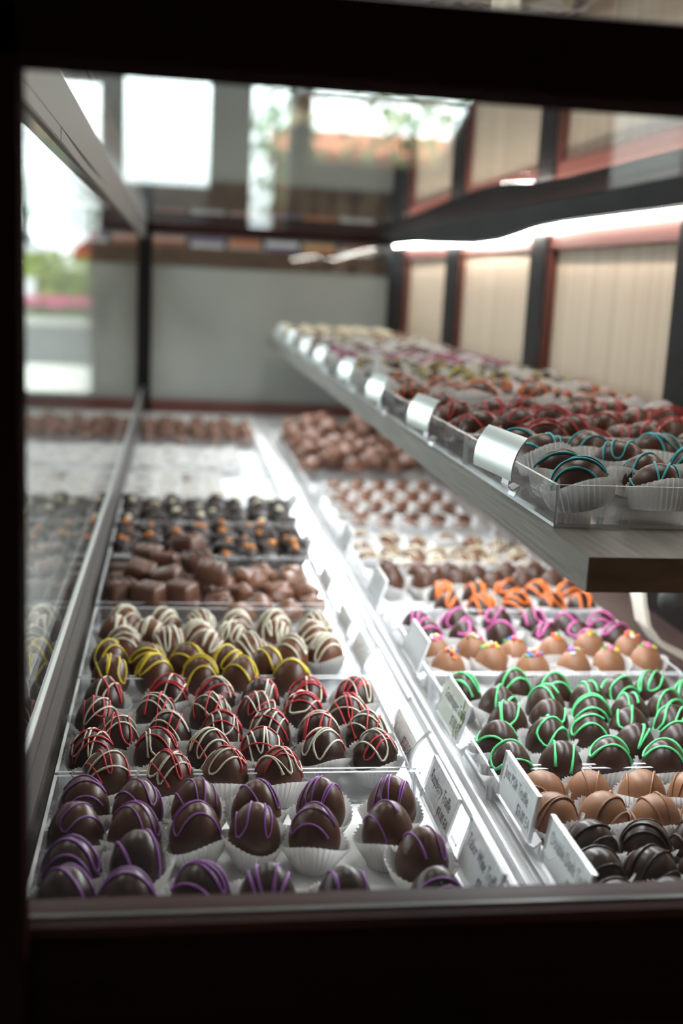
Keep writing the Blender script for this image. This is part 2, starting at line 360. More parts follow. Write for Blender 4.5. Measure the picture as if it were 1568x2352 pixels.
# ================================================================ wooden shelf inside the case
ZS = .205
sh = thing('display_shelf', 'thick grey laminate wooden shelf holding clear candy trays', 'shelf', (0, 0, 0))
q = MB(); q.box(.2335, .5385, .598, 2.94, ZS - .0205, ZS, [0, 0, 1, 1, 0, 0], 0); q.obj('board', ['shelf_laminate', 'shelf_end'], sh)
bx('unseen_led_strip', 'led_shelf', .252, .258, .66, 2.55, ZS - .0245, ZS - .0206, sh)
bx('unseen_led_strip', 'led_fill_added', .360, .366, .64, 1.36, ZS - .0245, ZS - .0206, sh)  # extra unseen strip, added to brighten the near right-hand trays
for yy in (.97, 2.0, 2.75):
    pth = [(.425, ZS - .0206), (.428, .15), (.432, .10), (.4374, .0716), (.4443, .0478), (.4586, .0304), (.4773, .0206), (.498, .0110), (.53, .006), (.539, .001)]
    q = MB(); n = len(pth); vs = []
    for i, (x, z) in enumerate(pth):
        a = Vector((pth[min(i + 1, n - 1)][0] - pth[max(0, i - 1)][0], pth[min(i + 1, n - 1)][1] - pth[max(0, i - 1)][1])).normalized(); nn = (-a.y * .002, a.x * .002)
        for (s, y) in ((1, yy), (1, yy + .03), (-1, yy + .03), (-1, yy)): vs.append((x + s * nn[0], y, z + s * nn[1]))
    fs = [(i * 4 + j, i * 4 + (j + 1) % 4, i * 4 + 4 + (j + 1) % 4, i * 4 + 4 + j) for i in range(n - 1) for j in range(4)] + [(3, 2, 1, 0), (4 * n - 4, 4 * n - 3, 4 * n - 2, 4 * n - 1)]
    q.add(vs, fs); o = q.obj('support_bracket', 'bracket_cream', sh)
    o['label'] = 'curved cream support bracket'
    q = MB(); q.lathe([(.011, .058), (.013, .062), (.013, .075), (.009, .078), (.006, ZS - .0206)], .478, yy + .03, 16); q.obj('levelling_foot', 'rubber', sh, True)

# where each piece stands in its tray, row by row (metres)
P_T1=[[(-0.051,0.559),(-0.019,0.554),(0.019,0.56),(0.055,0.557),(0.096,0.551),(0.146,0.548)],[(-0.051,0.59),(-0.015,0.597),(0.148,0.594)],[(-0.052,0.634),(-0.018,0.633),(0.018,0.631),(0.053,0.63),(0.089,0.626),(0.134,0.628)],[(-0.05,0.669),(-0.017,0.662),(0.019,0.664),(0.056,0.659),(0.097,0.662),(0.143,0.663)]]
P_T2=[[(-0.039,0.715),(0.002,0.711),(0.039,0.715),(0.075,0.714)],[(-0.05,0.75),(-0.007,0.749),(0.029,0.747),(0.066,0.748),(0.109,0.747),(0.146,0.743)],[(-0.036,0.775),(0.002,0.783),(0.039,0.781),(0.074,0.783),(0.11,0.779),(0.146,0.779)],[(-0.052,0.812),(-0.008,0.819),(0.032,0.818),(0.068,0.82),(0.103,0.822),(0.137,0.814)],[(-0.049,0.852),(0.001,0.859),(0.037,0.851),(0.072,0.849),(0.109,0.85),(0.148,0.853)]]
P_T3=[[(-0.047,0.906),(-0.012,0.909),(0.026,0.906),(0.06,0.902),(0.1,0.903)],[(-0.051,0.946),(-0.018,0.938),(0.016,0.937),(0.05,0.931),(0.085,0.924)],[(-0.04,0.989),(-0.001,0.994),(0.034,0.974),(0.071,0.969),(0.108,0.962),(0.139,0.966)],[(-0.046,1.015),(-0.014,1.005),(0.022,1.003),(0.056,1.001),(0.097,1.007),(0.132,1.005)],[(-0.042,1.051),(-0.005,1.044),(0.029,1.038),(0.062,1.042),(0.099,1.04),(0.138,1.033)]]
P_R2=[[(0.238,0.721),(0.275,0.721),(0.313,0.726),(0.352,0.721),(0.386,0.72)],[(0.24,0.76),(0.28,0.766),(0.316,0.774),(0.343,0.752),(0.379,0.755)],[(0.259,0.798),(0.294,0.806),(0.331,0.812),(0.352,0.785),(0.389,0.788)],[(0.261,0.832),(0.3,0.83),(0.339,0.839),(0.364,0.814),(0.398,0.822)],[(0.239,0.861),(0.284,0.872),(0.316,0.863),(0.372,0.857),(0.406,0.865),(0.425,0.844)]]
P_R1=[[(0.21,0.535),(0.245,0.539),(0.277,0.54)],[(0.248,0.575),(0.281,0.575),(0.313,0.573)],[(0.256,0.61),(0.291,0.607),(0.324,0.607)],[(0.245,0.648),(0.279,0.648),(0.313,0.643),(0.348,0.644)],[(0.248,0.681),(0.281,0.68),(0.319,0.68),(0.353,0.677)]]
P_R3=[[(0.244,0.933),(0.287,0.949),(0.32,0.928),(0.36,0.934),(0.395,0.94),(0.434,0.948)],[(0.24,0.97),(0.278,0.974),(0.313,0.964),(0.356,0.975),(0.394,0.99),(0.432,0.982)],[(0.244,1.024),(0.28,1.019),(0.318,1.023),(0.361,1.017),(0.395,1.016),(0.433,1.017)],[(0.241,1.055),(0.283,1.061),(0.326,1.065),(0.362,1.061),(0.395,1.051),(0.431,1.052)]]
P_R4=[[(0.287,1.117),(0.324,1.116),(0.364,1.124),(0.402,1.125),(0.436,1.126)],[(0.292,1.163),(0.329,1.161),(0.368,1.175),(0.401,1.169),(0.437,1.168)],[(0.245,1.216),(0.285,1.218),(0.322,1.217),(0.361,1.214),(0.399,1.218),(0.435,1.22)],[(0.247,1.248),(0.285,1.248),(0.315,1.247),(0.351,1.238),(0.39,1.254),(0.424,1.252)]]
P_R5=[[(0.284,1.326),(0.324,1.335),(0.356,1.33),(0.396,1.332),(0.442,1.335)],[(0.248,1.367),(0.267,1.353),(0.306,1.363),(0.335,1.358),(0.373,1.367),(0.395,1.361),(0.438,1.372)],[(0.246,1.421),(0.282,1.407),(0.314,1.402),(0.34,1.396),(0.368,1.39),(0.394,1.4),(0.421,1.401),(0.448,1.403)],[(0.251,1.488),(0.294,1.483),(0.328,1.46),(0.373,1.48),(0.406,1.466),(0.437,1.451)]]
P_T4=[[(-0.05,1.144),(-0.021,1.131),(0.011,1.138)],[(-0.035,1.211),(0.001,1.182),(0.042,1.172)],[(-0.026,1.282),(-0.007,1.25),(0.022,1.299),(0.03,1.22)],[(0.05,1.144),(0.07,1.107),(0.091,1.135),(0.119,1.114),(0.147,1.137)],[(0.058,1.203),(0.08,1.222),(0.076,1.18),(0.111,1.169),(0.148,1.189)]]

# ================================================================ clear trays
def tray(x0, x1, y0, y1, z, label, h=.025, liner=None):
    t = thing('candy_tray', label, 'tray', ((x0 + x1) / 2, (y0 + y1) / 2, z), 0, 'clear acrylic candy trays')
    a, b, th = (x1 - x0) / 2, (y1 - y0) / 2, .0022
    q = MB(); q.box(-a, a, -b, b, 0, th, [0, 0, 1, 1, 1, 1]); q.obj('tray_base', ['acrylic', 'acrylic_edge'], t)
    for (p, r, s, u) in ((-a, -a + th, -b, b), (a - th, a, -b, b)):
        q = MB(); q.box(p, r, s, u, th, h, [0, 1, 1, 1, 0, 0]); q.obj('tray_wall', ['acrylic', 'acrylic_edge'], t)
    for (p, r, s, u) in ((-a + th, a - th, -b, -b + th), (-a + th, a - th, b - th, b)):
        q = MB(); q.box(p, r, s, u, th, h, [0, 1, 0, 0, 1, 1]); q.obj('tray_wall', ['acrylic', 'acrylic_edge'], t)
    if liner:
        q = MB(); q.box(-a + .004, a - .004, -b + .004, b - .004, th, th + .0006); q.obj('paper_liner', liner, t)
    return t
TL = [(.524, .7125, 'purple striped truffles'), (.7165, .897, 'red and cream striped truffles'), (.901, 1.100, 'cream and yellow striped truffles'), (1.116, 1.308, 'milk caramels and nut clusters'),
      (1.316, 1.498, 'dark clusters topped with orange fruit'), (1.506, 1.690, 'dark clusters with pale almonds'), (1.70, 1.985, 'pale patties, half empty'), (1.995, 2.28, 'white cups in the far rows'), (2.32, 2.62, 'brown nut bark at the far end')]
for i, (a, b, s) in enumerate(TL):
    tray(-.0725, .170, a, b, .0004, 'clear acrylic tray by the side glass holding ' + s, liner='card' if i in (0, 6, 7) else None)
TR = [(.500, .7135, 'plain milk and dark truffles'), (.7175, .905, 'green striped truffles'), (.909, 1.099, 'sprinkle and pink striped truffles'), (1.104, 1.296, 'orange striped and plain dark truffles'),
      (1.302, 1.520, 'cream drizzled nut pieces'), (1.528, 1.93, 'oval chocolates in white cups'), (1.96, 2.45, 'heaped brown bark clusters')]
for i, (a, b, s) in enumerate(TR):
    tray(.2215, .452, a, b, .0004, 'clear acrylic tray beside the centre divider holding ' + s, liner='card' if i in (0, 1, 2, 3, 4, 5) else None)
TS = [(.676, .908, 'teal striped chocolate ovals'), (.912, 1.160, 'red striped chocolate ovals'), (1.166, 1.405, 'orange striped chocolate ovals'), (1.411, 1.650, 'yellow striped chocolate ovals'), (1.656, 1.895, 'pink striped chocolate ovals'),
      (1.901, 2.14, 'plain dark chocolate ovals'), (2.146, 2.385, 'cream striped ovals'), (2.391, 2.63, 'brown nut ovals'), (2.636, 2.875, 'pale coated ovals')]
for i, (a, b, s) in enumerate(TS):
    tray(.2385, .525, a, b, ZS + .0004, 'clear acrylic tray on the wooden shelf holding ' + s, h=.027)

# ================================================================ price tags
def arc_plate(wd, ht, th, bow, n=8):
    q = MB(); vs = []
    for i in range(n + 1):
        v = -ht / 2 + ht * i / n; zc = bow * (1 - (2 * i / n - 1) ** 2)
        for (x, z) in ((-wd / 2, zc), (wd / 2, zc), (wd / 2, zc - th), (-wd / 2, zc - th)): vs.append((x, v, z))
    fs = [(i * 4 + j, i * 4 + (j + 1) % 4, i * 4 + 4 + (j + 1) % 4, i * 4 + 4 + j) for i in range(n) for j in range(4)] + [(3, 2, 1, 0), (4 * n, 4 * n + 1, 4 * n + 2, 4 * n + 3)]
    q.add(vs, fs, [0 if k % 4 in (0, 2) else 1 for k in range(4 * n)] + [1, 1])
    return q
def text(name, s, parent, x, y, z, size, mat, align='LEFT'):
    c = bpy.data.curves.new(name, 'FONT'); c.body = s; c.size = size; c.align_x = align; c.extrude = .00003; c.offset = -.00004; c.resolution_u = 3
    c.materials.append(MAT[mat]); tmp = bpy.data.objects.new('tmp', c); COL.objects.link(tmp)
    dg = bpy.context.evaluated_depsgraph_get(); me = bpy.data.meshes.new_from_object(tmp.evaluated_get(dg)); bpy.data.objects.remove(tmp)
    return ob(name, me, parent, (x, y, z), (0, 0, 0), (.74, 1.12, 1))
def price_tag(x, y, z, label, title=None, price=None, tilt=.28, bow=0, wd=.066, ht=.030, front='acrylic', card='card', sketch=False, yaw=0, clip=-.016):
    t = thing('price_tag', label, 'price tag', (x, y, z), 0, 'price tags clipped to the trays')
    s, c = math.sin(tilt), math.cos(tilt)
    t.matrix_world = Matrix.Translation((x, y, z)) @ Matrix.Rotation(yaw, 4, 'Z') @ Matrix(((0, s, -c, 0), (-1, 0, 0, 0), (0, c, s, 0), (0, 0, 0, 1)))
    if front == 'pearl':
        arc_plate(wd, ht, .0012, bow, 20).obj('sleeve', ['pearl', 'acrylic_edge'], t)
    else:
        arc_plate(wd, ht, .0026, bow).obj('sleeve', ['acrylic', 'acrylic_edge'], t)
        arc_plate(wd - .003, ht - .003, .0004, bow).obj('card', [card, card], t, loc=(0, 0, -.0011))
    zt = -.0009 + bow * .9
    if title: text('title_lettering', title, t, -wd / 2 + .0055, .0005, zt, .0098, 'ink')
    if price: text('price_lettering', price, t, wd / 2 - .0045, -.0105, zt, .0092, 'ink', 'RIGHT')
    if sketch:
        q = MB()
        for ln in ([(.019, .0145), (.026, -.004), (.016, -.0095), (.012, -.006)], [(.016, -.0095), (.021, -.0145), (.024, -.009), (.029, -.0135)], [(.0215, .006), (.029, .003), (.0305, -.006), (.027, -.002)]):
            q.tube([(a, b, zt + .0003) for a, b in ln], .00035, 5)
        q.obj('sketch', 'ink_green', t)
    # bent clear clip at the foot of the tag, hooked on the tray wall
    q = MB(); pts = [(-ht / 2 + .002, -.003), (-ht / 2 - .004, -.004), (-ht / 2 - .006, -.0085), (-ht / 2 - .0015, -.0125), (-ht / 2 - .010, -.0115)]
    for i in range(len(pts) - 1):
        (a, b), (c2, d) = pts[i], pts[i + 1]; k = .0006
        vs = [(xx + clip + .018 + .018, yy, zz) for xx in (-.006, .006) for (yy, zz) in ((a - k, b), (c2 - k, d), (c2 + k, d + k), (a + k, b + k))]
        q.add(vs, [(0, 1, 2, 3), (7, 6, 5, 4), (0, 4, 5, 1), (1, 5, 6, 2), (2, 6, 7, 3), (3, 7, 4, 0)])
    q.obj('clip', 'acrylic_edge', t)
    return t
price_tag(.170, .556, .039, 'price tag for the wine truffle at the front of the divider', 'Tabor Wine Truffle', '$3.00 EA')
price_tag(.170, .652, .0345, 'price tag reading Raspberry Truffle $3.00 EA', 'Raspberry Truffle', '$3.00 EA')
price_tag(.170, .744, .041, 'glaring price tag beside the red and cream truffles', None, '$3.00 EA', tilt=.45, bow=.004, wd=.064)
LT = ['price tag beside the yellow striped truffles', 'price tag beside the cream striped truffles', 'price tag beside the milk nut clusters', 'price tag beside the orange fruit clusters', 'price tag beside the almond clusters']
for (y, z), lb in zip(((.948, .034), (1.045, .034), (1.187, .036), (1.369, .034), (1.60, .034)), LT):
    price_tag(.171, y, z, 'blank looking curved ' + lb, None, None, tilt=.45, bow=.004, wd=.064)
price_tag(.2105, .532, .0505, 'price tag reading Double Dark Truffle', 'Double Dark Truffle', '$3.00 EA', tilt=.14)
price_tag(.2105, .6215, .0500, 'price tag reading Just Milk Truffle $3.00 EA', 'Just Milk Truffle', '$3.00 EA', tilt=.14)
price_tag(.2105, .785, .042, 'price tag with green insect sketch reading Grasshopper Truffle', 'Grasshopper Truffle', '$3.00 EA', tilt=.3, card='card_green', sketch=True)
RT = ['price tag beside the sprinkle truffles', 'price tag beside the orange striped truffles', 'price tag beside the cream drizzled pieces', 'price tag beside the oval chocolates in cups']
for (y, z), lb in zip(((.925, .045), (1.12, .045), (1.34, .045), (1.62, .045)), RT):
    price_tag(.2105, y, z, 'out of focus ' + lb, None, None, tilt=.3)
for (y, z), s in zip(((.765, .2395), (1.020, .2370), (1.262, .2360), (1.495, .2385), (1.775, .2385), (1.99, .2385), (2.25, .2385), (2.5, .2385)),
                     ('teal ovals at the near end of the shelf', 'red ovals on the shelf', 'orange ovals on the shelf', 'yellow ovals on the shelf', 'pink ovals on the shelf', 'plain dark ovals on the shelf', 'cream striped ovals on the shelf', 'nut ovals on the shelf')):
    price_tag(.226, y, z, 'curved silvery price tag before the ' + s, None, None, tilt=.32, bow=.0035, wd=.072 if y < .9 else .064, ht=.031, front='pearl', yaw=.10)

# ================================================================ candy shapes
def surf(sh, al, ph):
    if sh[0] == 'egg':
        _, Rr, h = sh; return Vector((Rr * math.sin(al) * (1 - .17 * math.cos(al)) * math.cos(ph), Rr * math.sin(al) * (1 - .17 * math.cos(al)) * math.sin(ph), h / 2 * (1 + math.cos(al))))
    if sh[0] == 'dome':
        _, Rr, h = sh; e = al / (PI * .62); return Vector((Rr * math.sin(al) ** .9 * math.cos(ph), Rr * math.sin(al) ** .9 * math.sin(ph), h * (math.cos(al) - math.cos(PI * .62)) / (1 - math.cos(PI * .62))))
    _, a, b, c = sh
    z = c * math.cos(al) if al < PI / 2 else .35 * c * math.cos(al)
    return Vector((a * math.sin(al) * math.cos(ph), b * math.sin(al) * math.sin(ph), z + .35 * c))
AMAX = {'egg': PI * .86, 'dome': PI * .62, 'oval': PI * .92}
def shell_mesh(sh, mat, wob=.0):
    key = ('shell', sh, mat)
    if key in MC: return MC[key]
    nr, ns = 13, 22; vs = [surf(sh, 0, 0)]; fs = []
    for i in range(1, nr + 1):
        for j in range(ns): vs.append(surf(sh, AMAX[sh[0]] * i / nr, 2 * PI * j / ns))
    for j in range(ns): fs.append((0, 1 + j, 1 + (j + 1) % ns))
    for i in range(nr - 1):
        for j in range(ns): fs.append((1 + i * ns + j, 1 + (i + 1) * ns + j, 1 + (i + 1) * ns + (j + 1) % ns, 1 + i * ns + (j + 1) % ns))
    fs.append(tuple(1 + (nr - 1) * ns + j for j in range(ns - 1, -1, -1)))
    MC[key] = mk('shell', vs, fs, [mat], None, True); return MC[key]
def drizzle_mesh(sh, mats, seed, passes=(4, 6), rad=.00085, reach=1.15):
    key = ('driz', sh, mats, seed)
    if key in MC: return MC[key]
    rd = random.Random(str((mats, seed))); q = MB()
    for mi, mt in enumerate(mats):
        th = rd.uniform(0, PI) if mi == 0 else th + PI / 2 + rd.uniform(-.6, .6)
        n = rd.randint(*passes); offs = [-.72 + 1.44 * (k + .5 + rd.uniform(-.45, .45)) / n for k in range(n)]; line = []
        for k, o in enumerate(offs):
            d = 1 if k % 2 == 0 else -1; L = rd.uniform(.75, reach); cur = rd.uniform(-.25, .25); sl = rd.uniform(-.2, .2)
            for i in range(13):
                v = d * L * (2 * i / 12 - 1); line.append((o + cur * (v * v - .5) + sl * v, v))
        # smooth the turns
        for _ in range(2):
            line = [line[0]] + [((a[0] + 2 * b[0] + c[0]) / 4, (a[1] + 2 * b[1] + c[1]) / 4) for a, b, c in zip(line, line[1:], line[2:])] + [line[-1]]
        if rd.random() < .25: line = line[:int(len(line) * .6)]
        pts = []; rs = []
        for i, (u, v) in enumerate(line):
            x = u * math.cos(th) - v * math.sin(th); y = u * math.sin(th) + v * math.cos(th); ro = math.hypot(x, y)
            pts.append(surf(sh, min(ro * 1.45, AMAX[sh[0]] * .86), math.atan2(y, x)) + Vector((0, 0, .0002 + .0003 * mi)))
            rs.append(rad * (.8 + .5 * noise.noise(Vector((i * .35, seed, mi)))))
        cen = Vector((0, 0, surf(sh, PI / 2.2, 0).z * .8))
        pts = [p + (p - cen).normalized() * rad * .35 for p in pts]
        if len(pts) > 4:
            rs[0] *= 1.5; rs[-1] *= 1.6
            q.tube(pts, rs, 6, mi)
    MC[key] = q.mesh('drizzle', list(mats), True); return MC[key]
def cup_mesh(var, rb=.0122, rt=.0212, h=.0188, fl=38):
    key = ('cup', var, rb, rt, h)
    if key in MC: return MC[key]
    rd = random.Random(var * 7 + 1); p1, p2 = rd.uniform(0, 6), rd.uniform(0, 6); n = fl * 2; vs = []; fs = []
    lv = [(0, rb, .0), (.12, rb * 1.06, .0004), (.55, (rb + rt) / 2 * 1.04, .0007), (1, rt, .0010)]
    for k, (f, r, am) in enumerate(lv):
        for j in range(n):
            a = 2 * PI * j / n; rr = r * (1 + f * (.045 * math.sin(2 * a + p1) + .03 * math.sin(3 * a + p2))) + (am if j % 2 else -am)
            z = .0006 + h * f * (1 + .20 * f * math.sin(2 * a + p2)) + (.0005 if (f == 1 and j % 2) else 0)
            vs.append((rr * math.cos(a), rr * math.sin(a), z))
    for k in range(3):
        for j in range(n): fs.append((k * n + j, k * n + (j + 1) % n, (k + 1) * n + (j + 1) % n, (k + 1) * n + j))
    fs.append(tuple(range(n - 1, -1, -1)))
    MC[key] = mk('paper_cup', vs, fs, ['cup_paper']); return MC[key]
SPR = ['icing_red', 'icing_yellow', 'icing_white', 'icing_orange', 'icing_blue', 'icing_grass', 'icing_pink']
def sprinkle_mesh(sh, seed):
    key = ('spr', sh, seed)
    if key in MC: return MC[key]
    rd = random.Random(seed); q = MB()
    for _ in range(17):
        al = abs(rd.gauss(0, .38)); ph = rd.uniform(0, 2 * PI); p = surf(sh, al, ph) + Vector((0, 0, .0006)); d = Vector((rd.gauss(0, 1), rd.gauss(0, 1), rd.gauss(0, .35))).normalized() * .0022
        m = rd.randrange(7); q.tube([p - d * 1.15, p - d, p, p + d, p + d * 1.15], [.0006, .0012, .0013, .0012, .0006], 6, m)
    MC[key] = q.mesh('sprinkles', SPR, True); return MC[key]
def lump_mesh(seed, mat, r=(.016, .013, .011), bumps=14, bs=.42, sub=2):
    key = ('lump', seed, mat, r, bumps)
    if key in MC: return MC[key]
    rd = random.Random(seed); bm = bmesh.new(); bmesh.ops.create_icosphere(bm, subdivisions=sub + 1, radius=1)
    bb = [Vector((rd.gauss(0, 1), rd.gauss(0, 1), rd.gauss(0, 1))).normalized() for _ in range(bumps)]; ba = [rd.uniform(.10, .34) for _ in bb]
    for v in bm.verts:
        d = v.co.normalized(); f = .80 + max([a * max(0, 1 - ((d - b).length / bs) ** 2) ** .5 for a, b in zip(ba, bb)] + [0])
        v.co = Vector((d.x * r[0] * f, d.y * r[1] * f, max(d.z * r[2] * f, -r[2] * .85)))
    vs = [v.co[:] for v in bm.verts]; fs = [[v.index for v in f.verts] for f in bm.faces]; bm.free()
    MC[key] = mk('cluster', vs, fs, [mat], None, True); return MC[key]
def caramel_mesh(seed, mat):
    key = ('caramel', seed, mat)
    if key in MC: return MC[key]
    rd = random.Random(seed); q = MB(); q.box(-.0160, .0160, -.0140, .0140, 0, .021, 0, .0045)
    vs = [(x * (1 + .15 * (.010 - z) / .01 * .3), y * (1 + .1 * (.010 - z) / .01 * .3), z + .0012 * math.sin(x * 520 + seed) * (z > .014)) for x, y, z in q.v]
    k = len(vs); q.v = vs
    for i in range(3): q.tube([(-.010 + .009 * i, -.012, .0205), (-.007 + .009 * i, 0, .0218), (-.011 + .009 * i, .012, .0205)], .0012, 5)
    MC[key] = q.mesh('caramel', [mat], True); return MC[key]

ORD = ['first', 'second', 'third', 'fourth', 'fifth', 'sixth', 'seventh', 'eighth', 'ninth']
def relax(rows, dmin, it=40):
    P = [[x, y] for r in rows for (x, y) in r]
    for _ in range(it):
        for i in range(len(P)):
            for j in range(i):
                dx, dy = P[i][0] - P[j][0], P[i][1] - P[j][1]; d = math.hypot(dx, dy)
                if d < dmin:
                    k = (dmin - d) / 2 / max(d, 1e-6) * .6; P[i][0] += dx * k; P[i][1] += dy * k; P[j][0] -= dx * k; P[j][1] -= dy * k
    it = iter(P); return [[tuple(next(it)) for _ in r] for r in rows]
def near(P, i):
    return min([math.hypot(P[i][0] - p[0], P[i][1] - p[1]) for k, p in enumerate(P) if k != i] + [.05])
def truffle(x, y, z, look, where, group, sh, mat, icing=None, seed=0, cup=True, cs=1.0, rz=0, tilt=(0, 0), sprinkles=False, cupargs={}, cat='truffle', name='truffle', rad=.00085, passes=(4, 6), lift=.0022, cupxy=(1, 1)):
    t = thing(name, look + ', ' + where, cat, (x, y, z), rz, group)
    t.rotation_euler = (tilt[0], tilt[1], rz)
    ob('shell', shell_mesh(sh, mat), t, (0, 0, lift))
    if icing: ob('drizzle', drizzle_mesh(sh, tuple(icing), seed, passes, rad), t, (0, 0, lift))
    if sprinkles: o = ob('sprinkles', sprinkle_mesh(sh, seed), t, (0, 0, lift)); o['kind'] = 'stuff'
    if cup: ob('paper_cup', cup_mesh(seed % 4, **cupargs), t, (0, 0, 0), (0, 0, seed), (cs * cupxy[0], cs * cupxy[1], 1))
    return t
def fill(rows, zt, spec, group, ref, dmin=.0315, cupr=.0212, last='row'):
    rows = relax(rows, dmin); P = [p for r in rows for p in r]; k = 0
    for ri, r in enumerate(rows):
        order = sorted(range(len(r)), key=lambda i: r[i][0])
        for oi, i in enumerate(order):
            x, y = r[i]; d = near(P, k + i); sp = spec(ri, oi, x, y); rowname = ORD[ri] + ' row'
            truffle(x, y, zt, sp.pop('look'), '%s from the %s in the %s' % (ORD[oi], ref, rowname), group, cs=min(1.0, (d / 2 + .0034) / cupr) * sp.pop('cscale', 1), seed=ri * 11 + oi * 3 + int(x * 1000) % 7, rz=random.uniform(-.4, .4), **sp)
        k += len(r)
Z0 = .0026 + .0006
EGG = ('egg', .0157, .0385); EGG2 = ('egg', .0157, .0365); EGG3 = ('egg', .0152, .033); DOME = ('dome', .0166, .032)
def s1(r, c, x, y):
    dk = (r == 0) or (r == 1 and c < 2)
    return dict(look='dark truffle with thick purple drizzle' if dk else 'milk truffle with fine purple drizzle', sh=EGG, mat='dark' if dk else 'mid' if (c + r) % 3 else 'mid', icing=['icing_purple'], rad=.00105 if dk else .00068, passes=(2, 4) if dk else (3, 5))
fill(P_T1, Z0, s1, 'purple striped truffles', 'side glass')
def s2(r, c, x, y):
    mk_ = r == 0
    return dict(look='milk truffle with red and cream drizzle' if mk_ else 'dark truffle with red and cream drizzle', sh=EGG2, mat='mid' if mk_ else 'dark', icing=['icing_cream', 'icing_red'] if (r + c) % 3 else ['icing_red', 'icing_cream'], rad=.00088, passes=(3, 5))
fill(P_T2, Z0, s2, 'red and cream striped truffles', 'side glass')
def s3(r, c, x, y):
    return dict(look='milk truffle with yellow drizzle' if r < 2 else 'milk truffle with cream drizzle', sh=EGG2, mat='mid' if r < 2 else 'milk', icing=['icing_yellow'] if r < 2 else ['icing_cream'], rad=.0011, passes=(3, 5) if r < 2 else (5, 7), cup=(c == 5 or r > 2))
fill(P_T3, Z0, s3, 'yellow and cream striped truffles', 'side glass')
def r1(r, c, x, y):
    dk = r < 3
    return dict(look='rough dark chocolate truffle' if dk else 'smooth milk truffle with ridged swirl', sh=DOME, mat='dark' if dk else 'milk_light', icing=['dark'] if dk else ['milk_light'], rad=.0011, passes=(2, 4))
fill(P_R1, Z0, r1, 'plain milk and dark truffles', 'divider')
fill(P_R2, Z0, lambda r, c, x, y: dict(look='dark truffle with mint green drizzle', sh=EGG2, mat='dark', icing=['icing_green'], rad=.0012, passes=(2, 4)), 'green striped truffles', 'divider')
def r3(r, c, x, y):
    if r < 2: return dict(look='milk truffle topped with coloured sprinkles', sh=EGG3, mat='milk_light', sprinkles=True)
    return dict(look='dark truffle with pink drizzle', sh=EGG3, mat='dark', icing=['icing_pink'], rad=.0014, passes=(2, 3))
fill(P_R3, Z0, r3, 'sprinkle and pink truffles', 'divider')
def r4(r, c, x, y):
    if r < 2: return dict(look='dark truffle with orange drizzle', sh=EGG3, mat='dark', icing=['icing_orange'], rad=.0017, passes=(3, 5))
    return dict(look='plain dark truffle with brown swirl', sh=EGG3, mat='mid', icing=['dark'], rad=.0009)
fill(P_R4, Z0, r4, 'orange and plain dark truffles', 'divider')
PIECE = ('oval', .015, .012, .012)
fill(P_R5, Z0, lambda r, c, x, y: dict(look='nut piece with cream drizzle', sh=PIECE, mat='milk', icing=['icing_ivory' if (r + c) % 2 else 'icing_cream'], rad=.0012, passes=(3, 4), cup=(c % 3 == 0), cupargs=dict(h=.012), name='nut_piece', cat='chocolate'), 'cream drizzled nut pieces', 'divider', dmin=.029)
OV = ('oval', .0145, .012, .010)
rows = [[(.262 + .0385 * i + .012 * (k % 2), 1.565 + .046 * k) for i in range(5)] for k in range(8)]
fill(rows, Z0, lambda r, c, x, y: dict(look='%s chocolate in white cup' % ('dark' if r in (1, 2) and c > 0 else 'milk'), sh=OV, mat='mid' if r in (1, 2) and c > 0 else 'milk', cscale=.98, lift=.006, cupargs=dict(h=.012), name='chocolate', cat='chocolate'), 'oval chocolates in white cups', 'divider')
# pale patties in white cups, the far side of the tray empty
PAT = ('oval', .0125, .0125, .005)
rows = [[(-.050 + .037 * i, 1.722 + .0375 * k) for i in range(4)] for k in range(7)]
fill(rows, Z0, lambda r, c, x, y: dict(look='%s patty in white cup' % ('dark' if c == 0 or (r > 3 and c == 2) else 'pale'), sh=PAT, mat='mid' if c == 0 or (r > 3 and c == 2) else 'icing_tan', lift=.004, cupargs=dict(h=.011), name='patty', cat='chocolate'), 'patties in the half empty tray', 'glass')
rows = [[(-.050 + .039 * i, 2.018 + .0385 * k) for i in range(5)] for k in range(7)]
fill(rows, Z0, lambda r, c, x, y: dict(look='%s far sweet in white cup' % ('dark brown' if (c + r) % 3 == 0 else 'white'), sh=PAT, mat='mid' if (c + r) % 3 == 0 else 'icing_white', lift=.004, cupargs=dict(h=.011), name='patty', cat='chocolate'), 'white cup sweets at the far end', 'glass')

# ---------------------------------------------------------------- loose pieces in heaps
def loose(name, me, loc, rot, label, group, part=None):
    if part is None:
        o = ob(name, me, None, loc, rot); return tag(o, label, 'chocolate', group)
    t = thing(name, label, 'chocolate', loc, 0, group); t.rotation_euler = rot
    ob('cluster', me, t)
    for (pm, pl, pn) in part: ob(pn, pm, t, pl)
    return t
for ri, r in enumerate(relax(P_T4, .030)):
    for ci, (x, y) in enumerate(r):
        if ri < 3:
            up = (.016 if ri == 0 else .019) + (.010 if (ri, ci) in ((2, 2), (2, 3), (1, 2)) else 0)
            loose('caramel', caramel_mesh(ci + ri, 'cocoa'), (x, y, Z0 + .001 + up), (random.uniform(-.3, .3) * (ri > 0), random.uniform(-.35, .35) * (ri > 0), random.uniform(-.8, .8)), 'milk chocolate caramel, %s from the side glass in the %s row of the heap' % (ORD[ci], ORD[ri]), 'milk chocolate caramels')
        else:
            loose('nut_cluster', lump_mesh(ci + ri * 5, 'milk', (.0195, .017, .0145), 18), (x, y, Z0 + .0130 + .006 * (ri == 4 and ci % 2)), (0, 0, random.uniform(0, 6)), 'bumpy milk nut cluster, %s along in the %s row beside the caramels' % (ORD[ci], ORD[ri - 3]), 'milk nut clusters')
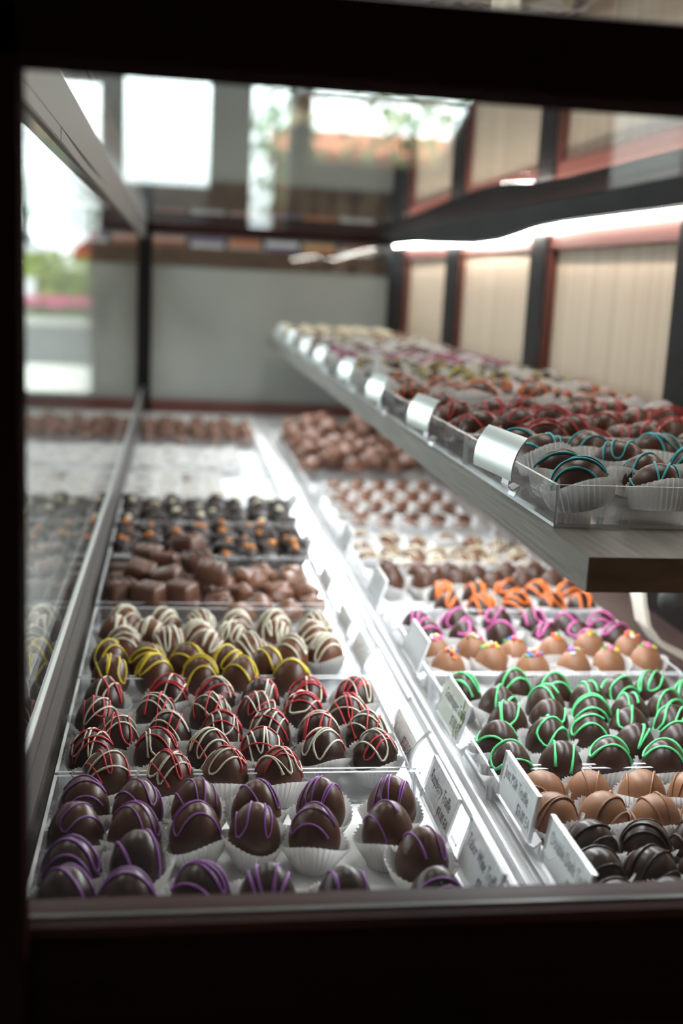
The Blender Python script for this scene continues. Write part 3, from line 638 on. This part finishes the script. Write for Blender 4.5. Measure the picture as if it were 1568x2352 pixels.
for k in range(4):
    for i in range(4):
        loose('caramel', caramel_mesh(k + i, 'cocoa'), (-.052 + .034 * i, 1.140 + .045 * k, Z0 + .0005), (0, 0, random.uniform(-.25, .25)), 'milk chocolate caramel lying flat, %s from the side glass in the %s row underneath' % (ORD[i], ORD[k]), 'milk chocolate caramels')
rows = [[(.092 + .036 * (i % 2) + .01 * k, 1.24 + .022 * k) for i in range(2)] for k in range(2)]
for k, r in enumerate(rows):
    for i, (x, y) in enumerate(r):
        loose('nut_cluster', lump_mesh(40 + i + 2 * k, 'milk', (.0195, .017, .0145), 18), (x, y, Z0 + .0130), (0, 0, i * 2.1), 'bumpy milk nut cluster, %s along in the back %s row of the caramel tray' % (ORD[i], ORD[k]), 'milk nut clusters')
bit = lump_mesh(90, 'icing_amber', (.006, .005, .0045), 5); alm = lump_mesh(91, 'icing_ivory', (.0085, .0045, .0035), 3)
rd = random.Random(11)
for k in range(6):
    for i in range(8):
        x, y = -.055 + .0295 * i + rd.uniform(-.005, .005), 1.335 + .028 * k + rd.uniform(-.004, .004)
        loose('fruit_cluster', lump_mesh(100 + (i + k) % 5, 'darker', (.019, .015, .0125), 10), (x, y, Z0 + .0120 + .007 * ((i + k) % 2)), (rd.uniform(-.3, .3), rd.uniform(-.3, .3), rd.uniform(0, 6)), 'dark cluster with orange fruit, %s from the side glass in the %s row' % (ORD[i], ORD[k]), 'orange fruit clusters', [(bit, (rd.uniform(-.006, .006), -.004, .0115), 'fruit_piece')] if (i * 2 + k) % 3 else [])
        x, y = -.055 + .0295 * i + rd.uniform(-.005, .005), 1.524 + .028 * k + rd.uniform(-.004, .004)
        loose('almond_cluster', lump_mesh(110 + (i + k) % 5, 'darker', (.020, .015, .0125), 9), (x, y, Z0 + .0120 + .007 * ((i + k) % 2)), (rd.uniform(-.4, .4), rd.uniform(-.4, .4), rd.uniform(0, 6)), 'dark cluster with pale almond, %s from the side glass in the %s row' % (ORD[i], ORD[k]), 'almond clusters', [(alm, (rd.uniform(-.006, .006), -.003, .012), 'almond')] if (i + k) % 3 == 0 else [])
for k in range(5):
    for i in range(7):
        x, y = -.052 + .034 * i + rd.uniform(-.004, .004), 2.35 + .052 * k
        loose('bark_piece', lump_mesh(120 + (i + k) % 4, 'bark', (.021, .019, .015), 16), (x, y, Z0 + .0145 + .010 * ((i + k) % 2)), (rd.uniform(-.3, .3), rd.uniform(-.3, .3), rd.uniform(0, 6)), 'brown nut bark, %s from the side glass in the %s row at the far end' % (ORD[i], ORD[k]), 'brown bark at the far end')
for k in range(8):
    for i in range(6):
        x, y = .243 + .037 * i + rd.uniform(-.005, .005), 1.985 + .058 * k
        up = .018 * ((i + k) % 2) + (.016 if k > 4 else 0) * (i % 3 != 0)
        loose('bark_cluster', lump_mesh(130 + (i + 2 * k) % 6, 'bark', (.026, .022, .018), 18), (x, y, Z0 + .0235 + up), (rd.uniform(-.5, .5), rd.uniform(-.5, .5), rd.uniform(0, 6)), 'chunky brown bark cluster, %s from the divider in the %s row of the heap' % (ORD[i], ORD[k]), 'heaped brown bark clusters')

# ---------------------------------------------------------------- ovals on the wooden shelf
BOAT = ('oval', .0205, .0152, .0200)
zs = ZS + .0030
def boat(x, y, look, where, group, mat, icing, seed, cup=True, rz=0, tilt=(0, 0), dz=0, rad=.0010, h=.0180):
    if cup: dz += .016 * (abs(tilt[0]) * .95 + abs(tilt[1]) * 1.25)
    truffle(x, y, zs + dz, look, where, group, BOAT, mat, icing, seed, cup=cup, rz=rz, tilt=tilt, cupargs=dict(rb=.0178, rt=.0212, h=h, fl=36), cupxy=(1.20, .95), name='filled_oval', cat='chocolate', rad=rad, lift=.0045 if cup else .001, passes=(2, 4))
near_s1 = [[(.266, .704), (.318, .700), (.372, .703), (.428, .705), (.480, .702)], [(.272, .757), (.332, .760), (.392, .762), (.452, .758), (.500, .765)], [(.276, .812), (.336, .815), (.396, .812), (.456, .815), (.502, .822)], [(.272, .868), (.330, .868), (.388, .866), (.446, .868), (.498, .872)]]
for ri, r in enumerate(near_s1):
    for ci, (x, y) in enumerate(r):
        boat(x, y, 'chocolate oval with teal drizzle', '%s from the shelf edge in the %s row' % (ORD[ci], ORD[ri]), 'teal striped ovals', 'mid', ['icing_teal'], ri * 7 + ci, rz=random.uniform(-.5, .5), tilt=(random.uniform(-.22, .10), random.uniform(-.25, .25)), dz=.002)
SH = [(1, 'chocolate oval with red drizzle', 'red striped ovals', 'mid', ['icing_red'], 0), (2, 'chocolate oval with orange drizzle', 'orange striped ovals', 'mid', ['icing_orange'], 1), (3, 'dark oval with yellow drizzle', 'yellow striped ovals', 'dark', ['icing_yellow'], 1),
      (4, 'oval with pink drizzle', 'pink striped ovals', 'mid', ['icing_pink'], 1), (5, 'plain dark oval', 'plain dark ovals', 'mid', None, 1), (6, 'oval with cream drizzle', 'cream striped ovals', 'milk', ['icing_cream'], 1), (7, 'nut brown oval', 'nut ovals', 'milk', None, 0), (8, 'pale coated oval', 'pale ovals', 'icing_ivory', None, 0)]
rs = random.Random(5)
for (ti, look, grp, mat, ic, cup) in SH:
    y0, y1, _ = TS[ti]; nx, ny = (6, 6) if not cup else (5, 4)
    for k in range(ny):
        for i in range(nx):
            x = .268 + (.496 - .268) * i / (nx - 1) + rs.uniform(-.003, .003); y = y0 + .029 + (y1 - y0 - .058) * k / (ny - 1) + rs.uniform(-.003, .003)
            c = bool(cup) and not (ti == 2 and i in (0,) and k < 2)
            up = (.008 if (i + k) % 2 else 0) if not c else (.010 if (ti, k, i) in ((2, 0, 1), (2, 0, 2), (3, 0, 0)) else .001)
            boat(x, y, look, '%s from the shelf edge in the %s row' % (ORD[i], ORD[k]), grp, mat, ic, ti * 50 + (k * 6 + i) % 9, cup=c, rz=rs.uniform(-.5, .5), tilt=(rs.uniform(-.25, .2), rs.uniform(-.25, .25)), dz=up + (.0030 if ti == 6 else .0006), h=.0215)
# empty spare cups lying among the red ovals
for k, (x, y) in enumerate(((.50, 1.13), (.455, 1.14))):
    t = ob('paper_cup', cup_mesh(k, rb=.0155, rt=.0195, h=.0155, fl=36), None, (x, y, zs + .012), (.7, .2, k)); tag(t, 'empty white paper cup lying %s the red ovals tray' % ('at the back corner of' if k == 0 else 'near the back wall of'), 'paper cup')

# ---------------------------------------------------------------- things on and behind the case
t = thing('cupboard', 'tall white cupboard standing behind the counter beyond the display case', 'cupboard', (1.86, 3.8, FZ))
bx('carcass', 'sill_white', -.315, .315, -.28, .30, .06, 2.0, t, .004); bx('plinth', 'wall_dark', -.30, .30, -.26, .28, 0, .06, t)
for k in (-1, 1):
    d = bx('door', 'sill_white', *sorted((k * .004, k * .311)), -.30, -.28, .08, 1.98, t, .003); bx('handle', 'aluminium', *sorted((k * .03, k * .045)), -.325, -.30, .95, 1.15, d, .003)
mottled('cream_box', (.70, .60, .40), (.78, .68, .48), 8, .6); flat('green_box', (.05, .14, .10), .5); flat('brown_box', (.30, .13, .08), .5)
def carton(name, mat, x0, x1, y0, y1, z0, z1, label, lid=None):
    t = thing(name, label, 'box', ((x0 + x1) / 2, (y0 + y1) / 2, z0)); a, b, h = (x1 - x0) / 2, (y1 - y0) / 2, z1 - z0
    bx('body', mat, -a, a, -b, b, 0, h * .72, t, .002); bx('lid', lid or mat, -a - .001, a + .001, -b - .001, b + .001, h * .72, h, t, .002); return t
carton('gift_box', 'cream_box', .170, .198, .60, .66, .4827, .54, 'cream gift box standing on the glass top')
carton('gift_box', 'brown_box', .201, .222, .60, .66, .4827, .53, 'brown gift box with green lid on the glass top', 'green_box')
t = thing('stand', 'black round stand on the glass top above the frame', 'stand', (.236, .575, .4826))
q = MB(); q.lathe([(.0, 0), (.013, 0), (.014, .004), (.010, .010), (.006, .02), (.006, .08), (0, .08)], 0, 0, 20); q.obj('foot', 'rubber', t, True)
# wooden bin with packets beyond the end glass
t = thing('display_bin', 'wooden bin of packaged sweets standing beyond the end glass', 'bin', (.27, 3.42, FZ))
mottled('bin_wood', (.10, .06, .04), (.15, .095, .06), 6, .6, .3, (1, 1, 4))
bx('pedestal', 'mahogany', -.5, .5, -.12, .16, 0, 1.10, t)
for (nm, a) in (('front_slat', (-.5, .5, -.16, -.14)), ('back_slat', (-.5, .5, .16, .18)), ('side_slat', (-.5, -.48, -.14, .16)), ('side_slat', (.48, .5, -.14, .16))):
    bx(nm, 'bin_wood', *a, 1.10, 1.205, t)
bx('bin_floor', 'bin_wood', -.48, .48, -.14, .16, 1.10, 1.115, t)
flat('pack_gold', (.6, .45, .25), .35); flat('pack_silver', (.65, .65, .66), .3); flat('pack_plum', (.20, .15, .24), .4); flat('pack_orange', (.55, .2, .08), .4); flat('pack_rose', (.55, .35, .30), .4)
PK = [('pack_gold', 'gold'), ('brown_box', 'brown'), ('pack_silver', 'silver'), ('pack_rose', 'rose'), ('pack_plum', 'plum'), ('pack_orange', 'orange'), ('card', 'white')]
for i in range(7):
    x = -.13 + .108 * i
    t = thing('packet', '%s packet of sweets standing in the wooden bin' % PK[i][1], 'packet', (x, 3.38, FZ + 1.116), 0, 'packets in the wooden bin')
    q = MB(); q.prism([(-.046, 0), (.046, 0), (.048, .05), (.046, .105), (-.046, .105), (-.048, .05)], -.018, .018); q.obj('pouch', PK[i][0], t)
    bx('seal', PK[(i + 2) % 7][0], -.046, .046, -.003, .003, .105, .120, t)
